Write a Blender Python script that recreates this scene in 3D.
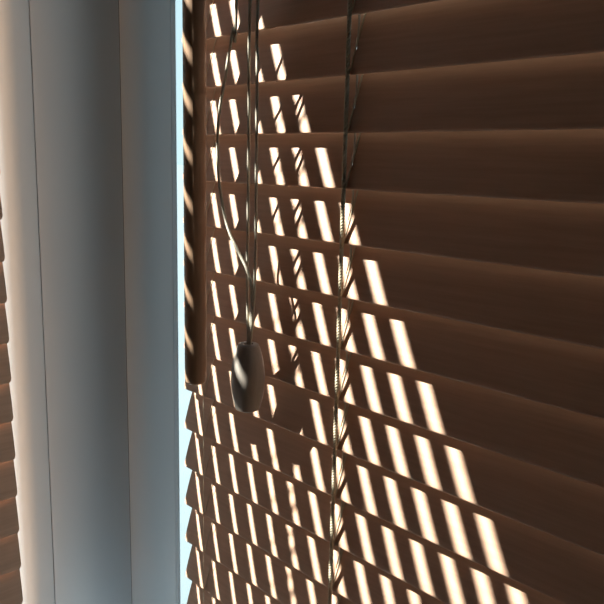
import bpy, bmesh, math, random
from mathutils import Vector, Matrix

random.seed(4)
scene = bpy.context.scene
for o in list(bpy.data.objects):
    bpy.data.objects.remove(o)
col = scene.collection

# ------------------------------------------------------------------ camera
# World axes: the facing blind hangs in the plane y = 0 with its left end at x = 0,
# the room lies on the -y side, the window corner at x < 0.  Camera height 1.5 m.
CZ = 1.5
PITCH, YAW, ROLL = 0.18762, 0.79585, 0.02365
FPX = 732.66
fw = Vector((-math.sin(YAW) * math.cos(PITCH), math.cos(YAW) * math.cos(PITCH), -math.sin(PITCH)))
rt = Vector((math.cos(YAW), math.sin(YAW), 0))
up = rt.cross(fw)
rt2 = rt * math.cos(ROLL) + up * math.sin(ROLL)
up2 = up * math.cos(ROLL) - rt * math.sin(ROLL)
cam_d = bpy.data.cameras.new('camera')
cam = bpy.data.objects.new('camera', cam_d)
col.objects.link(cam)
cam.matrix_world = Matrix(((rt2.x, up2.x, -fw.x, 0.6177), (rt2.y, up2.y, -fw.y, -0.43646),
                           (rt2.z, up2.z, -fw.z, CZ), (0, 0, 0, 1)))
cam_d.sensor_width = 36
cam_d.sensor_fit = 'HORIZONTAL'
cam_d.lens = FPX / 604 * 36
cam_d.clip_start = 0.02
cam_d.clip_end = 2000
scene.camera = cam

# ------------------------------------------------------------------ sky, sun, exposure
world = bpy.data.worlds.new('sky')
scene.world = world
world.use_nodes = True
wn = world.node_tree
wn.nodes.clear()
wo = wn.nodes.new('ShaderNodeOutputWorld')
bg = wn.nodes.new('ShaderNodeBackground')
tc = wn.nodes.new('ShaderNodeTexCoord')
sep = wn.nodes.new('ShaderNodeSeparateXYZ')
rmp = wn.nodes.new('ShaderNodeValToRGB')
rmp.color_ramp.elements[0].position = 0.0
rmp.color_ramp.elements[0].color = (0.70, 0.90, 0.95, 1)
rmp.color_ramp.elements[1].position = 1.0
rmp.color_ramp.elements[1].color = (0.40, 0.62, 0.92, 1)
wn.links.new(tc.outputs['Generated'], sep.inputs[0])
wn.links.new(sep.outputs['Z'], rmp.inputs[0])
wn.links.new(rmp.outputs[0], bg.inputs[0])
bg.inputs[1].default_value = 1.22
wn.links.new(bg.outputs[0], wo.inputs[0])

SX, SLOPE = 0.88, 1.49                       # sunlight runs along (SX, 1, -SLOPE*SX)
sun_dir = Vector((SX, 1.0, -SLOPE * SX)).normalized()
sl = bpy.data.lights.new('sun', 'SUN')
sl.energy = 31.0
sl.angle = math.radians(0.53)
sl.color = (1.0, 0.965, 0.92)
sun = bpy.data.objects.new('sun', sl)
col.objects.link(sun)
sun.location = (-4, -5, 7)
sun.rotation_euler = sun_dir.to_track_quat('-Z', 'Y').to_euler()

vs = scene.view_settings
vs.view_transform = 'Standard'
vs.look = 'None'
vs.gamma = 1.0
vs.use_curve_mapping = False
vs.exposure = 0.0
cy = scene.cycles
cy.use_denoising = True
cy.max_bounces = 14
cy.diffuse_bounces = 10
cy.transparent_max_bounces = 16
cy.caustics_reflective = False
cy.caustics_refractive = False


# ------------------------------------------------------------------ materials
def mat(name, c1, c2=None, rough=0.5, stretch=(1, 1, 1), scale=30, bump=0.0, detail=4, spec=0.5):
    m = bpy.data.materials.new(name)
    m.use_nodes = True
    n = m.node_tree
    b = n.nodes['Principled BSDF']
    b.inputs['Roughness'].default_value = rough
    b.inputs['Specular IOR Level'].default_value = spec
    t = n.nodes.new('ShaderNodeTexCoord')
    oi = n.nodes.new('ShaderNodeObjectInfo')
    add = n.nodes.new('ShaderNodeVectorMath')
    add.operation = 'ADD'
    mul = n.nodes.new('ShaderNodeVectorMath')
    mul.operation = 'SCALE'
    mul.inputs[0].default_value = (3.1, 7.7, 5.3)
    n.links.new(oi.outputs['Random'], mul.inputs['Scale'])
    mp = n.nodes.new('ShaderNodeMapping')
    mp.inputs['Scale'].default_value = stretch
    n.links.new(t.outputs['Object'], add.inputs[0])
    n.links.new(mul.outputs[0], add.inputs[1])
    n.links.new(add.outputs[0], mp.inputs[0])
    nz = n.nodes.new('ShaderNodeTexNoise')
    nz.inputs['Scale'].default_value = scale
    nz.inputs['Detail'].default_value = detail
    nz.inputs['Roughness'].default_value = 0.6
    n.links.new(mp.outputs[0], nz.inputs['Vector'])
    r = n.nodes.new('ShaderNodeValToRGB')
    r.color_ramp.elements[0].position = 0.3
    r.color_ramp.elements[1].position = 0.7
    r.color_ramp.elements[0].color = (*c1, 1)
    r.color_ramp.elements[1].color = (*(c2 or c1), 1)
    n.links.new(nz.outputs['Fac'], r.inputs[0])
    n.links.new(r.outputs[0], b.inputs['Base Color'])
    if bump:
        bp = n.nodes.new('ShaderNodeBump')
        bp.inputs['Strength'].default_value = bump
        bp.inputs['Distance'].default_value = 0.001
        n.links.new(nz.outputs['Fac'], bp.inputs['Height'])
        n.links.new(bp.outputs[0], b.inputs['Normal'])
    return m


WOOD = mat('slat_wood', (0.56, 0.335, 0.225), (0.65, 0.395, 0.27), 0.5, (1, 22, 22), 14, 0.12, 6, 0.35)
WAND = mat('wand_wood', (0.28, 0.165, 0.10), (0.34, 0.205, 0.13), 0.4, (22, 22, 1), 14, 0.1, 5, 0.35)
TASSEL = mat('tassel_wood', (0.27, 0.225, 0.19), (0.33, 0.275, 0.235), 0.45, (25, 25, 2), 12, 0.1, 5, 0.4)
CORD = mat('cord_fibre', (0.50, 0.43, 0.33), (0.60, 0.53, 0.42), 0.8, (1, 1, 1), 900, 0.4, 2, 0.2)
BRAID = mat('braid_fibre', (0.58, 0.48, 0.33), (0.68, 0.58, 0.42), 0.85, (1, 1, 1), 700, 0.5, 2, 0.2)
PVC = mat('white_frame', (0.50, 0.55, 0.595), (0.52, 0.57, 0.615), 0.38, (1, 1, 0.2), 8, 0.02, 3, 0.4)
SEAL = mat('rubber_seal', (0.05, 0.05, 0.05), (0.07, 0.07, 0.07), 0.7)
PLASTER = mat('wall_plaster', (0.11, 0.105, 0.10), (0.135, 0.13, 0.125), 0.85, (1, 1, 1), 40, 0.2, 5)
FLOOR = mat('floor_boards', (0.07, 0.045, 0.028), (0.11, 0.075, 0.048), 0.5, (2, 30, 1), 3, 0.1, 6)
PAVING = mat('pale_paving', (0.115, 0.141, 0.150), (0.126, 0.153, 0.162), 0.9, (1, 1, 1), 1.5, 0.0, 4, 0.2)

GLASS = bpy.data.materials.new('window_glass')
GLASS.use_nodes = True
g = GLASS.node_tree
g.nodes.clear()
go = g.nodes.new('ShaderNodeOutputMaterial')
gm = g.nodes.new('ShaderNodeMixShader')
gt = g.nodes.new('ShaderNodeBsdfTransparent')
gt.inputs[0].default_value = (0.93, 0.97, 0.96, 1)
gg = g.nodes.new('ShaderNodeBsdfGlossy')
gg.inputs['Roughness'].default_value = 0.01
gf = g.nodes.new('ShaderNodeLayerWeight')      # symmetric on both faces of the pane
gp = g.nodes.new('ShaderNodeMath'); gp.operation = 'POWER'; gp.inputs[1].default_value = 5
ga = g.nodes.new('ShaderNodeMath'); ga.operation = 'MULTIPLY_ADD'
ga.inputs[1].default_value = 0.8; ga.inputs[2].default_value = 0.03
g.links.new(gf.outputs['Facing'], gp.inputs[0])
g.links.new(gp.outputs[0], ga.inputs[0])
g.links.new(ga.outputs[0], gm.inputs[0])
g.links.new(gt.outputs[0], gm.inputs[1])
g.links.new(gg.outputs[0], gm.inputs[2])
g.links.new(gm.outputs[0], go.inputs[0])


# ------------------------------------------------------------------ mesh helpers
def link(name, me, m=None, parent=None, loc=(0, 0, 0), rot=None):
    o = bpy.data.objects.new(name, me)
    col.objects.link(o)
    if me is not None and m is not None and not me.materials:
        me.materials.append(m)
    o.parent = parent
    o.location = loc
    if rot is not None:
        o.rotation_euler = rot
    return o


def to_mesh(name, bm, smooth=False, angle=None):
    bmesh.ops.recalc_face_normals(bm, faces=bm.faces)
    me = bpy.data.meshes.new(name)
    bm.to_mesh(me)
    bm.free()
    if smooth:
        for p in me.polygons:
            p.use_smooth = True
        if angle:
            me.set_sharp_from_angle(angle=angle)
    return me


def box(bm, x0, x1, y0, y1, z0, z1):
    vs_ = [bm.verts.new((x, y, z)) for x in (x0, x1) for y in (y0, y1) for z in (z0, z1)]
    for f in ((0, 1, 3, 2), (4, 6, 7, 5), (0, 4, 5, 1), (2, 3, 7, 6), (0, 2, 6, 4), (1, 5, 7, 3)):
        bm.faces.new([vs_[i] for i in f])


def bevel_box(bm, x0, x1, y0, y1, z0, z1, r, seg=2):
    b2 = bmesh.new()
    box(b2, x0, x1, y0, y1, z0, z1)
    bmesh.ops.bevel(b2, geom=list(b2.edges), offset=r, segments=seg, affect='EDGES', profile=0.5)
    tmp = bpy.data.meshes.new('t')
    b2.to_mesh(tmp)
    b2.free()
    bm.from_mesh(tmp)
    bpy.data.meshes.remove(tmp)


def prism(bm, pts, z0, z1):
    a = [bm.verts.new((x, y, z0)) for x, y in pts]
    b = [bm.verts.new((x, y, z1)) for x, y in pts]
    n = len(pts)
    for i in range(n):
        bm.faces.new((a[i], a[(i + 1) % n], b[(i + 1) % n], b[i]))
    bm.faces.new(a[::-1])
    bm.faces.new(b)


def extrude_x(bm, pts, x0, x1, r0=0.0, r1=0.0):
    # r0, r1: corner rounding at the two ends of a slat
    s_ = 1 if x1 > x0 else -1
    def inset(z, r):
        d = abs(z) - (SW / 2 - r)
        return r - math.sqrt(max(0.0, r * r - d * d)) if r > 0 and d > 0 else 0.0
    a = [bm.verts.new((x0 + s_ * inset(z, r0), y, z)) for y, z in pts]
    b = [bm.verts.new((x1 - s_ * inset(z, r1), y, z)) for y, z in pts]
    n = len(pts)
    for i in range(n):
        bm.faces.new((a[i], a[(i + 1) % n], b[(i + 1) % n], b[i]))
    bm.faces.new(a[::-1])
    bm.faces.new(b)


def tube(bm, path, r, sides=8):
    path = [Vector(p) for p in path]
    rings = []
    ref = Vector((1, 0, 0))
    for i, p in enumerate(path):
        d = (path[min(i + 1, len(path) - 1)] - path[max(i - 1, 0)]).normalized()
        if abs(d.dot(ref)) > 0.95:
            ref = Vector((0, 1, 0))
        u = (ref - d * ref.dot(d)).normalized()
        v = d.cross(u)
        rings.append([bm.verts.new(p + (u * math.cos(2 * math.pi * k / sides) + v * math.sin(2 * math.pi * k / sides)) * r)
                      for k in range(sides)])
    for a, b in zip(rings, rings[1:]):
        for k in range(sides):
            bm.faces.new((a[k], a[(k + 1) % sides], b[(k + 1) % sides], b[k]))
    bm.faces.new(rings[0][::-1])
    bm.faces.new(rings[-1])


def lathe(bm, prof, sides=32, cap=True):
    rings = [[bm.verts.new((r * math.cos(2 * math.pi * k / sides), r * math.sin(2 * math.pi * k / sides), z))
              for k in range(sides)] for r, z in prof]
    for a, b in zip(rings, rings[1:]):
        for k in range(sides):
            bm.faces.new((a[k], a[(k + 1) % sides], b[(k + 1) % sides], b[k]))
    if cap:
        bm.faces.new(rings[0][::-1])
        bm.faces.new(rings[-1])


def smooth_path(pts, n=10):
    pts = [Vector(p) for p in pts]
    out = []
    for i in range(len(pts) - 1):
        p0, p1, p2, p3 = pts[max(i - 1, 0)], pts[i], pts[i + 1], pts[min(i + 2, len(pts) - 1)]
        for k in range(n):
            t = k / n
            out.append(0.5 * ((2 * p1) + (p2 - p0) * t + (2 * p0 - 5 * p1 + 4 * p2 - p3) * t * t
                              + (3 * p1 - p0 - 3 * p2 + p3) * t ** 3))
    out.append(pts[-1])
    return out


def struct(name, bm, m, parent=None, smooth=False, label=None):
    o = link(name, to_mesh(name, bm, smooth, math.radians(35) if smooth else None), m, parent)
    if parent is None:
        o['kind'] = 'structure'
    if label:
        o['label'] = label
    return o


def tag(o, label, cat, group=None):
    o['label'] = label
    o['category'] = cat
    if group:
        o['group'] = group
    return o


# ------------------------------------------------------------------ room shell
XW, YW = -0.215, 0.060          # inner faces of the two window walls
RX, RY = 3.3, -3.3              # far walls
ZT, ZB = CZ + 0.90, CZ - 0.80   # window head and sill
LEND, REND = -1.20, 1.10        # far jambs of the two windows
CEIL = 2.55

bm = bmesh.new(); box(bm, -0.40, RX + .2, RY - .2, 0.25, -0.15, 0.0)
struct('floor', bm, FLOOR, label='brown wooden floor below the windows')
bm = bmesh.new(); box(bm, -0.40, RX + .2, RY - .2, 0.25, CEIL, CEIL + .15)
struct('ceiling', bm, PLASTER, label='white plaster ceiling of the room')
bm = bmesh.new()
box(bm, XW - .085, XW, RY, YW + .19, 0, ZB)
box(bm, XW - .085, XW, RY, YW + .19, ZT, CEIL)
box(bm, XW - .085, XW, RY, LEND, ZB, ZT)
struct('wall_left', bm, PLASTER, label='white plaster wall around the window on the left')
bm = bmesh.new()
box(bm, XW, RX, YW, YW + .19, 0, ZB)
box(bm, XW, RX, YW, YW + .19, ZT, CEIL)
box(bm, REND, RX, YW, YW + .19, ZB, ZT)
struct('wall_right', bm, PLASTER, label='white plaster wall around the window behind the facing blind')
bm = bmesh.new(); box(bm, XW - .085, RX + .2, RY - .2, RY, 0, CEIL)
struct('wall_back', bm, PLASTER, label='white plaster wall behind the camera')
bm = bmesh.new()                 # unseen wall with an opening added to let in sky fill light
FILL_WIN = (-1.8, -1.2, 1.3, 2.0)
box(bm, RX, RX + .2, RY, FILL_WIN[0], 0, CEIL)
box(bm, RX, RX + .2, FILL_WIN[1], YW + .19, 0, CEIL)
box(bm, RX, RX + .2, FILL_WIN[0], FILL_WIN[1], 0, FILL_WIN[2])
box(bm, RX, RX + .2, FILL_WIN[0], FILL_WIN[1], FILL_WIN[3], CEIL)
struct('wall_far', bm, PLASTER, label='white plaster wall with an added fill-light window opposite the left blind')
fill_win = bpy.data.objects.new('added_fill_window', None); col.objects.link(fill_win); fill_win['kind'] = 'structure'  # invented window out of view, added for bluish ambient light on the corner
fill_win.location = (RX + .1, (FILL_WIN[0] + FILL_WIN[1]) / 2, FILL_WIN[2])
hw, hh = (FILL_WIN[1] - FILL_WIN[0]) / 2, FILL_WIN[3] - FILL_WIN[2]
bm = bmesh.new()
for a in ((-hw, -hw + .06, 0, hh), (hw - .06, hw, 0, hh), (-hw + .06, hw - .06, 0, .06), (-hw + .06, hw - .06, hh - .06, hh)):
    box(bm, -.03, .03, a[0], a[1], a[2], a[3])
struct('fill_window_frame', bm, PVC, fill_win)
bm = bmesh.new(); box(bm, -.004, .004, -hw + .055, hw - .055, .055, hh - .055)
struct('glass_pane', bm, GLASS, fill_win)

bm = bmesh.new(); box(bm, -600, 600, -600, 600, -3.2, -3.0)
struct('ground', bm, PAVING, label='pale sunlit paving outside the windows')

# ------------------------------------------------------------------ window corner
ZF0, ZF1 = ZB, ZT
# post core in the corner, then the two cover boards meeting in a crease
bm = bmesh.new(); box(bm, -0.300, -0.2125, -0.058, 0.100, ZF0, ZF1); box(bm, -0.2125, -0.19, 0.058, 0.100, ZF0, ZF1)
struct('trim_3', bm, SEAL, label='dark core of the corner post behind its white cover boards')


def board(name, x0, x1, y0, y1, label):
    b = bmesh.new(); bevel_box(b, x0, x1, y0, y1, ZF0, ZF1, 0.0006, 2)
    return struct(name, b, PVC, None, True, label)


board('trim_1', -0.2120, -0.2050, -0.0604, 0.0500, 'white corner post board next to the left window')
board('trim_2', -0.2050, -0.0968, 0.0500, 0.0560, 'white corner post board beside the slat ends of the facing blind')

# left window: sash stile with a rounded glazing bead, top and bottom rails, pane
w1 = bpy.data.objects.new('window_1', None); col.objects.link(w1); w1['kind'] = 'structure'
w1.location = (-0.24, -0.65, ZF0)
L0 = Vector((-0.24, -0.65, ZF0))


def sub(pts):
    return [(x - L0.x, y - L0.y) for x, y in pts]


prof = [(-0.300, -0.0612), (-0.2058, -0.0612), (-0.2050, -0.0620), (-0.2050, -0.0785)]
a0 = 0.0                         # glazing bead rounding off, then sloping back towards the glass
for k in range(1, 17):
    a1 = math.radians(k * 5.0 if k <= 8 else 40 + (k - 8) * 1.3)
    r_ = 0.020 if k <= 8 else 0.085
    px_, py_ = prof[-1]
    prof.append((px_ - r_ * (math.cos(a0) - math.cos(a1)), py_ - r_ * (math.sin(a1) - math.sin(a0))))
    a0 = a1
prof.append((-0.2450, prof[-1][1] - (0.2450 + prof[-1][0]) / math.tan(a0)))
prof.append((-0.300, prof[-1][1]))
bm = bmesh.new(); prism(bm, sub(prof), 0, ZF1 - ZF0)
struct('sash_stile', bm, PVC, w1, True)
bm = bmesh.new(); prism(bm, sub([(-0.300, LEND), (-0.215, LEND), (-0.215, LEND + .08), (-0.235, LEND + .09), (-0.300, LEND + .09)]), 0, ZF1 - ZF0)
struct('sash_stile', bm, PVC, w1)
for za, zb in ((0, .05), (ZF1 - ZF0 - .03, ZF1 - ZF0)):
    bm = bmesh.new(); box(bm, -0.06, 0.025, LEND + .09 - L0.y, -0.1185 - L0.y, za, zb)
    struct('sash_rail', bm, PVC, w1)
bm = bmesh.new(); box(bm, -0.022, -0.016, LEND + .085 - L0.y, -0.112 - L0.y, .045, ZF1 - ZF0 - .025)
struct('glass_pane', bm, GLASS, w1)

# right window: slim frame strip, rails, pane
w2 = bpy.data.objects.new('window_2', None); col.objects.link(w2); w2['kind'] = 'structure'
w2.location = (0.5, 0.06, ZF0)
R0 = Vector((0.5, 0.06, ZF0))
bm = bmesh.new()
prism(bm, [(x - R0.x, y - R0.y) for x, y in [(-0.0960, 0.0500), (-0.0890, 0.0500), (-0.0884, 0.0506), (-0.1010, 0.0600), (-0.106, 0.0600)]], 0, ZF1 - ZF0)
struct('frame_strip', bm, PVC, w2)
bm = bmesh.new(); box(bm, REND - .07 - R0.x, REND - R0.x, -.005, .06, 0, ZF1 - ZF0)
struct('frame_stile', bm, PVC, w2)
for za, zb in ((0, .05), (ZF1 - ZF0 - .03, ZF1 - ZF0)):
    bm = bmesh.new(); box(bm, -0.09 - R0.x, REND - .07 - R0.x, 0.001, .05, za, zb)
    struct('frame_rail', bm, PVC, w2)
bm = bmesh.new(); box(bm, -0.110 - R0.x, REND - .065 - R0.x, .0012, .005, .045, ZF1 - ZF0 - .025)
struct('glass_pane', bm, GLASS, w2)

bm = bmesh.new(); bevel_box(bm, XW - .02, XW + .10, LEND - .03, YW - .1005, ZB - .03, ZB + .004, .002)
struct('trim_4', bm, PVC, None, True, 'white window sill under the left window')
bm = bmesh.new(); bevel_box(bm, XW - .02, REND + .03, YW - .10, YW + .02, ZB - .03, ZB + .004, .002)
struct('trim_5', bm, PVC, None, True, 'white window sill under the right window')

# ------------------------------------------------------------------ venetian blinds
P = 0.044            # slat spacing
SW, ST = 0.050, 0.0028


def slat_profile(a, b, crown=0.0006):
    """rounded, very slightly crowned cross-section from width coordinate a to b; y = thickness, z = width"""
    r = ST / 2
    pts = []
    n = 14
    def cy_(z):
        return -crown * (1 - (2 * z / SW) ** 2)
    ra = a <= -SW / 2 + 1e-6
    rb = b >= SW / 2 - 1e-6
    za, zb = (a + r if ra else a), (b - r if rb else b)
    for k in range(n + 1):
        z = za + (zb - za) * k / n
        pts.append((cy_(z) - r, z))
    if rb:
        for ang in (-54, -18, 18, 54):
            t = math.radians(ang)
            pts.append((cy_(zb) + r * math.sin(t), zb + r * math.cos(t)))
    for k in range(n, -1, -1):
        z = za + (zb - za) * k / n
        pts.append((cy_(z) + r, z))
    if ra:
        for ang in (54, 18, -18, -54):
            t = math.radians(ang)
            pts.append((cy_(za) + r * math.sin(t), za - r * math.cos(t)))
    return pts


def slat_mesh(length, dirn, holes):
    b = bmesh.new()
    full = slat_profile(-SW / 2, SW / 2)
    lo, hi = slat_profile(-SW / 2, -0.0055), slat_profile(0.0055, SW / 2)
    x = 0.0
    for h in holes:
        for p_, s0, s1 in ((full, x, h - .0016), (lo, h - .0016, h + .0016), (hi, h - .0016, h + .0016)):
            extrude_x(b, p_, dirn * s0, dirn * s1, .0045 if s0 == 0 else 0)
        x = h + .0016
    extrude_x(b, full, dirn * x, dirn * length, 0, .0045)
    return to_mesh('slat', b, True, math.radians(40))


def rope_mesh(z0, z1, r_strand, r_off, pitch):
    b = bmesh.new()
    n = max(2, int((z1 - z0) / pitch * 8))
    for s in (0, math.pi):
        tube(b, [(r_off * math.cos(s + 2 * math.pi * k / 8), r_off * math.sin(s + 2 * math.pi * k / 8),
                  z0 + (z1 - z0) * k / n) for k in range(n + 1)], r_strand, 6)
    return to_mesh('ladder_string', b, True)


def make_blind(name, loc, rotz, dirn, length, z_edge, j_range, tilt, ladders, label):
    """ladders: list of (distance from the corner end, kind).  Local x runs along the slats, y towards the glass."""
    root = bpy.data.objects.new(name, None)
    col.objects.link(root)
    js = list(j_range)
    zbot = z_edge(js[-1]) - 0.040
    ztop = z_edge(js[0]) + 0.055
    root.location = (loc[0], loc[1], zbot)
    root.rotation_euler = (0, 0, rotz)
    tag(root, label, 'blind')
    sm = slat_mesh(length, dirn, [d for d, k_ in ladders if k_ == 'thick'])
    for j in js:
        t = tilt(z_edge(j))
        zc = z_edge(j) + (SW / 2) * math.cos(t) - zbot
        yc = ST / 2 * math.cos(t) + (SW / 2) * math.sin(t)
        # rotation about x: +z edge leans to +y
        link('slat', sm, WOOD, root, (0, yc, zc), (-t + random.uniform(-.006, .006), 0, 0))
    tm = 0.30
    ydepth = SW * math.sin(tm)
    for d, kind in ladders:
        lad = bpy.data.objects.new('ladder', None)
        col.objects.link(lad)
        lad.parent = root
        lad.location = (dirn * d, 0, 0)
        if kind == 'thick':
            me = rope_mesh(0.012, ztop - zbot, 0.00105, 0.00095, 0.0050)
            link('front_string', me, BRAID, lad, (0, -0.0025, 0))
        else:
            b = bmesh.new(); tube(b, [(0, 0, .012), (0, 0, ztop - zbot)], .0003, 6)
            link('front_string', to_mesh('front_string', b, True), BRAID, lad, (0, -0.0010, 0))
        b = bmesh.new(); tube(b, [(0, 0, .012), (0, 0, ztop - zbot)], .0008, 6)
        link('back_string', to_mesh('back_string', b, True), BRAID, lad, (.002, ydepth + .008, 0))
        if kind == 'thick':
            b = bmesh.new(); tube(b, [(0, 0, .012), (0, 0, ztop - zbot)], .0009, 8)
            link('lift_cord', to_mesh('lift_cord', b, True), CORD, lad, (0, ST / 2 + ydepth / 2, 0))
        for j in js:
            t = tilt(z_edge(j))
            ze = z_edge(j) - zbot
            b = bmesh.new()
            s, c = math.sin(t), math.cos(t)
            r = .0007 if kind == 'thick' else .00035
            pts = [(0, -.0024, ze + .001)]
            for u, off in ((.006, .0006), (.02, .0014), (.035, .0012), (SW, .0010)):
                pts.append((dirn * -0.0 + .0025 * u / SW, u * s - off * c, ze + u * c + off * s))
            pts.append((.002, ydepth + .008, ze + SW * c + .001))
            tube(b, smooth_path(pts, 3), r, 5)
            link('rung', to_mesh('rung', b, True), BRAID, lad)
    # head rail with its front valance, and the bottom rail
    b = bmesh.new(); bevel_box(b, *sorted((0.004 * dirn, dirn * (length - .004))), 0.004, 0.052, ztop - zbot, ztop - zbot + .045, .002)
    link('headrail', to_mesh('headrail', b), WOOD, root)
    b = bmesh.new(); bevel_box(b, *sorted((0.0, dirn * length)), -0.008, 0.003, ztop - zbot - .012, ztop - zbot + .062, .003)
    link('valance', to_mesh('valance', b), WOOD, root)
    b = bmesh.new(); bevel_box(b, *sorted((0.0, dirn * length)), -0.004, 0.020, 0, .018, .004)
    link('bottom_rail', to_mesh('bottom_rail', b), WOOD, root)
    return root


ZR0 = CZ + 0.0239                      # front edge of the reference slat of the facing blind
make_blind('venetian_blind', (-0.006, 0), 0, 1, 1.026, lambda j: ZR0 - j * P, range(-11, 16),
           lambda z: 0.305, [(.037, 'thin'), (.2247, 'thick'), (.606, 'thick'), (.99, 'thin')],
           'large brown wooden venetian blind filling the right side, striped by sunlight')

ZL0 = CZ - 0.0657


def left_tilt(z):
    t = (z - (CZ - 0.28)) / 0.78
    return math.atan(0.172 + 0.09 * max(-.3, min(1.1, t)))


make_blind('venetian_blind', (-0.1454, -0.1262), math.pi / 2, -1, 1.02, lambda j: ZL0 - j * P, range(-14, 14),
           left_tilt, [(.031, 'thin'), (.2187, 'thick'), (.60, 'thick'), (.985, 'thin')],
           'wooden venetian blind at the left edge, only its slat ends showing')

# ------------------------------------------------------------------ tilt wand
wz = CZ - 0.2106
wand = bpy.data.objects.new('tilt_wand', None); col.objects.link(wand)
wand.location = (0.0632, -0.034, wz)
tag(wand, 'thick brown wooden tilt wand hanging beside the white window frame', 'wand')
WR = 0.0103
WTOP = 0.69
b = bmesh.new()
lathe(b, [(0.003, 0), (WR - .003, 0.0002), (WR - .0012, 0.0012), (WR - .0003, 0.003), (WR, 0.006), (WR, WTOP - .006), (WR - .002, WTOP - .001), (0.003, WTOP)], 32)
link('rod', to_mesh('rod', b, True, math.radians(50)), WAND, wand)
b = bmesh.new()
tube(b, smooth_path([(0, 0, WTOP - .002), (0, 0, WTOP + .012), (0, .006, WTOP + .022), (0, .018, WTOP + .024), (0, .034, WTOP + .024)], 6), .0014, 8)
link('hook', to_mesh('hook', b, True), SEAL, wand)

# ------------------------------------------------------------------ lift cord with tassel
pull = bpy.data.objects.new('pull_cord', None); col.objects.link(pull)
TX, TY, TZ = 0.1302, -0.025, CZ - 0.2230
pull.location = (TX, TY, TZ)
tag(pull, 'cream pull cords ending in a barrel-shaped wooden tassel', 'cord')


def ray_point(px, py, y):
    d = rt2 * (px - 302) + up2 * (302 - py) + fw * FPX
    k = (y + 0.43646) / d.y
    return Vector((0.6177, -0.43646, CZ)) + d * k


def cord(pix, r=.00135):
    """a strand through measured points (picture x, y and its distance from the blind), up to the head rail"""
    pts = [ray_point(*p) - Vector((TX, TY, TZ)) for p in pix]
    top = pts[0]
    pts.insert(0, Vector((top.x + (top.x - pts[1].x) * .1, top.y + .008, CZ + .515 - TZ)))
    b_ = bmesh.new(); tube(b_, smooth_path(pts, 8), r, 8)
    return link('cord', to_mesh('cord', b_, True), CORD, pull)


cord([(250, 0, -.0230), (249, 110, -.0240), (248, 218, -.0250), (247.3, 273, -.0250), (248, 330, -.0250), (248.3, 352, -.0250)])
cord([(257.8, 0, -.0210), (257.3, 60, -.0220), (256, 218, -.0240), (255, 273, -.0245), (252, 325, -.0250), (249.3, 352, -.0250)])
cord([(236.5, 0, -.0240), (232.8, 29, -.0260), (225.5, 76, -.0290), (219.3, 112, -.0320), (217.5, 148, -.0330), (220, 190, -.0330),
      (228, 228, -.0320), (238, 251, -.0300), (247, 270, -.0280), (252, 292, -.0260), (250.5, 325, -.0245), (248.8, 352, -.0245)])

b = bmesh.new()
H = 0.0630
prof_t = []
for k in range(25):
    t = k / 24
    z = H * t
    r = 0.0088 + 0.0065 * math.sin(math.pi * min(1, max(0, (0.03 + t * .97)))) ** 0.75
    prof_t.append((r, z))
prof_t = [(0.0015, 0.0015), (0.0060, 0.0003)] + prof_t[1:] + [(0.0066, H + .0008), (0.0046, H + .0002), (0.0034, H - .003), (0.0030, H - .012), (0.0008, H - .012)]
lathe(b, prof_t, 36)
tas = link('tassel', to_mesh('tassel', b, True, math.radians(45)), TASSEL, pull)
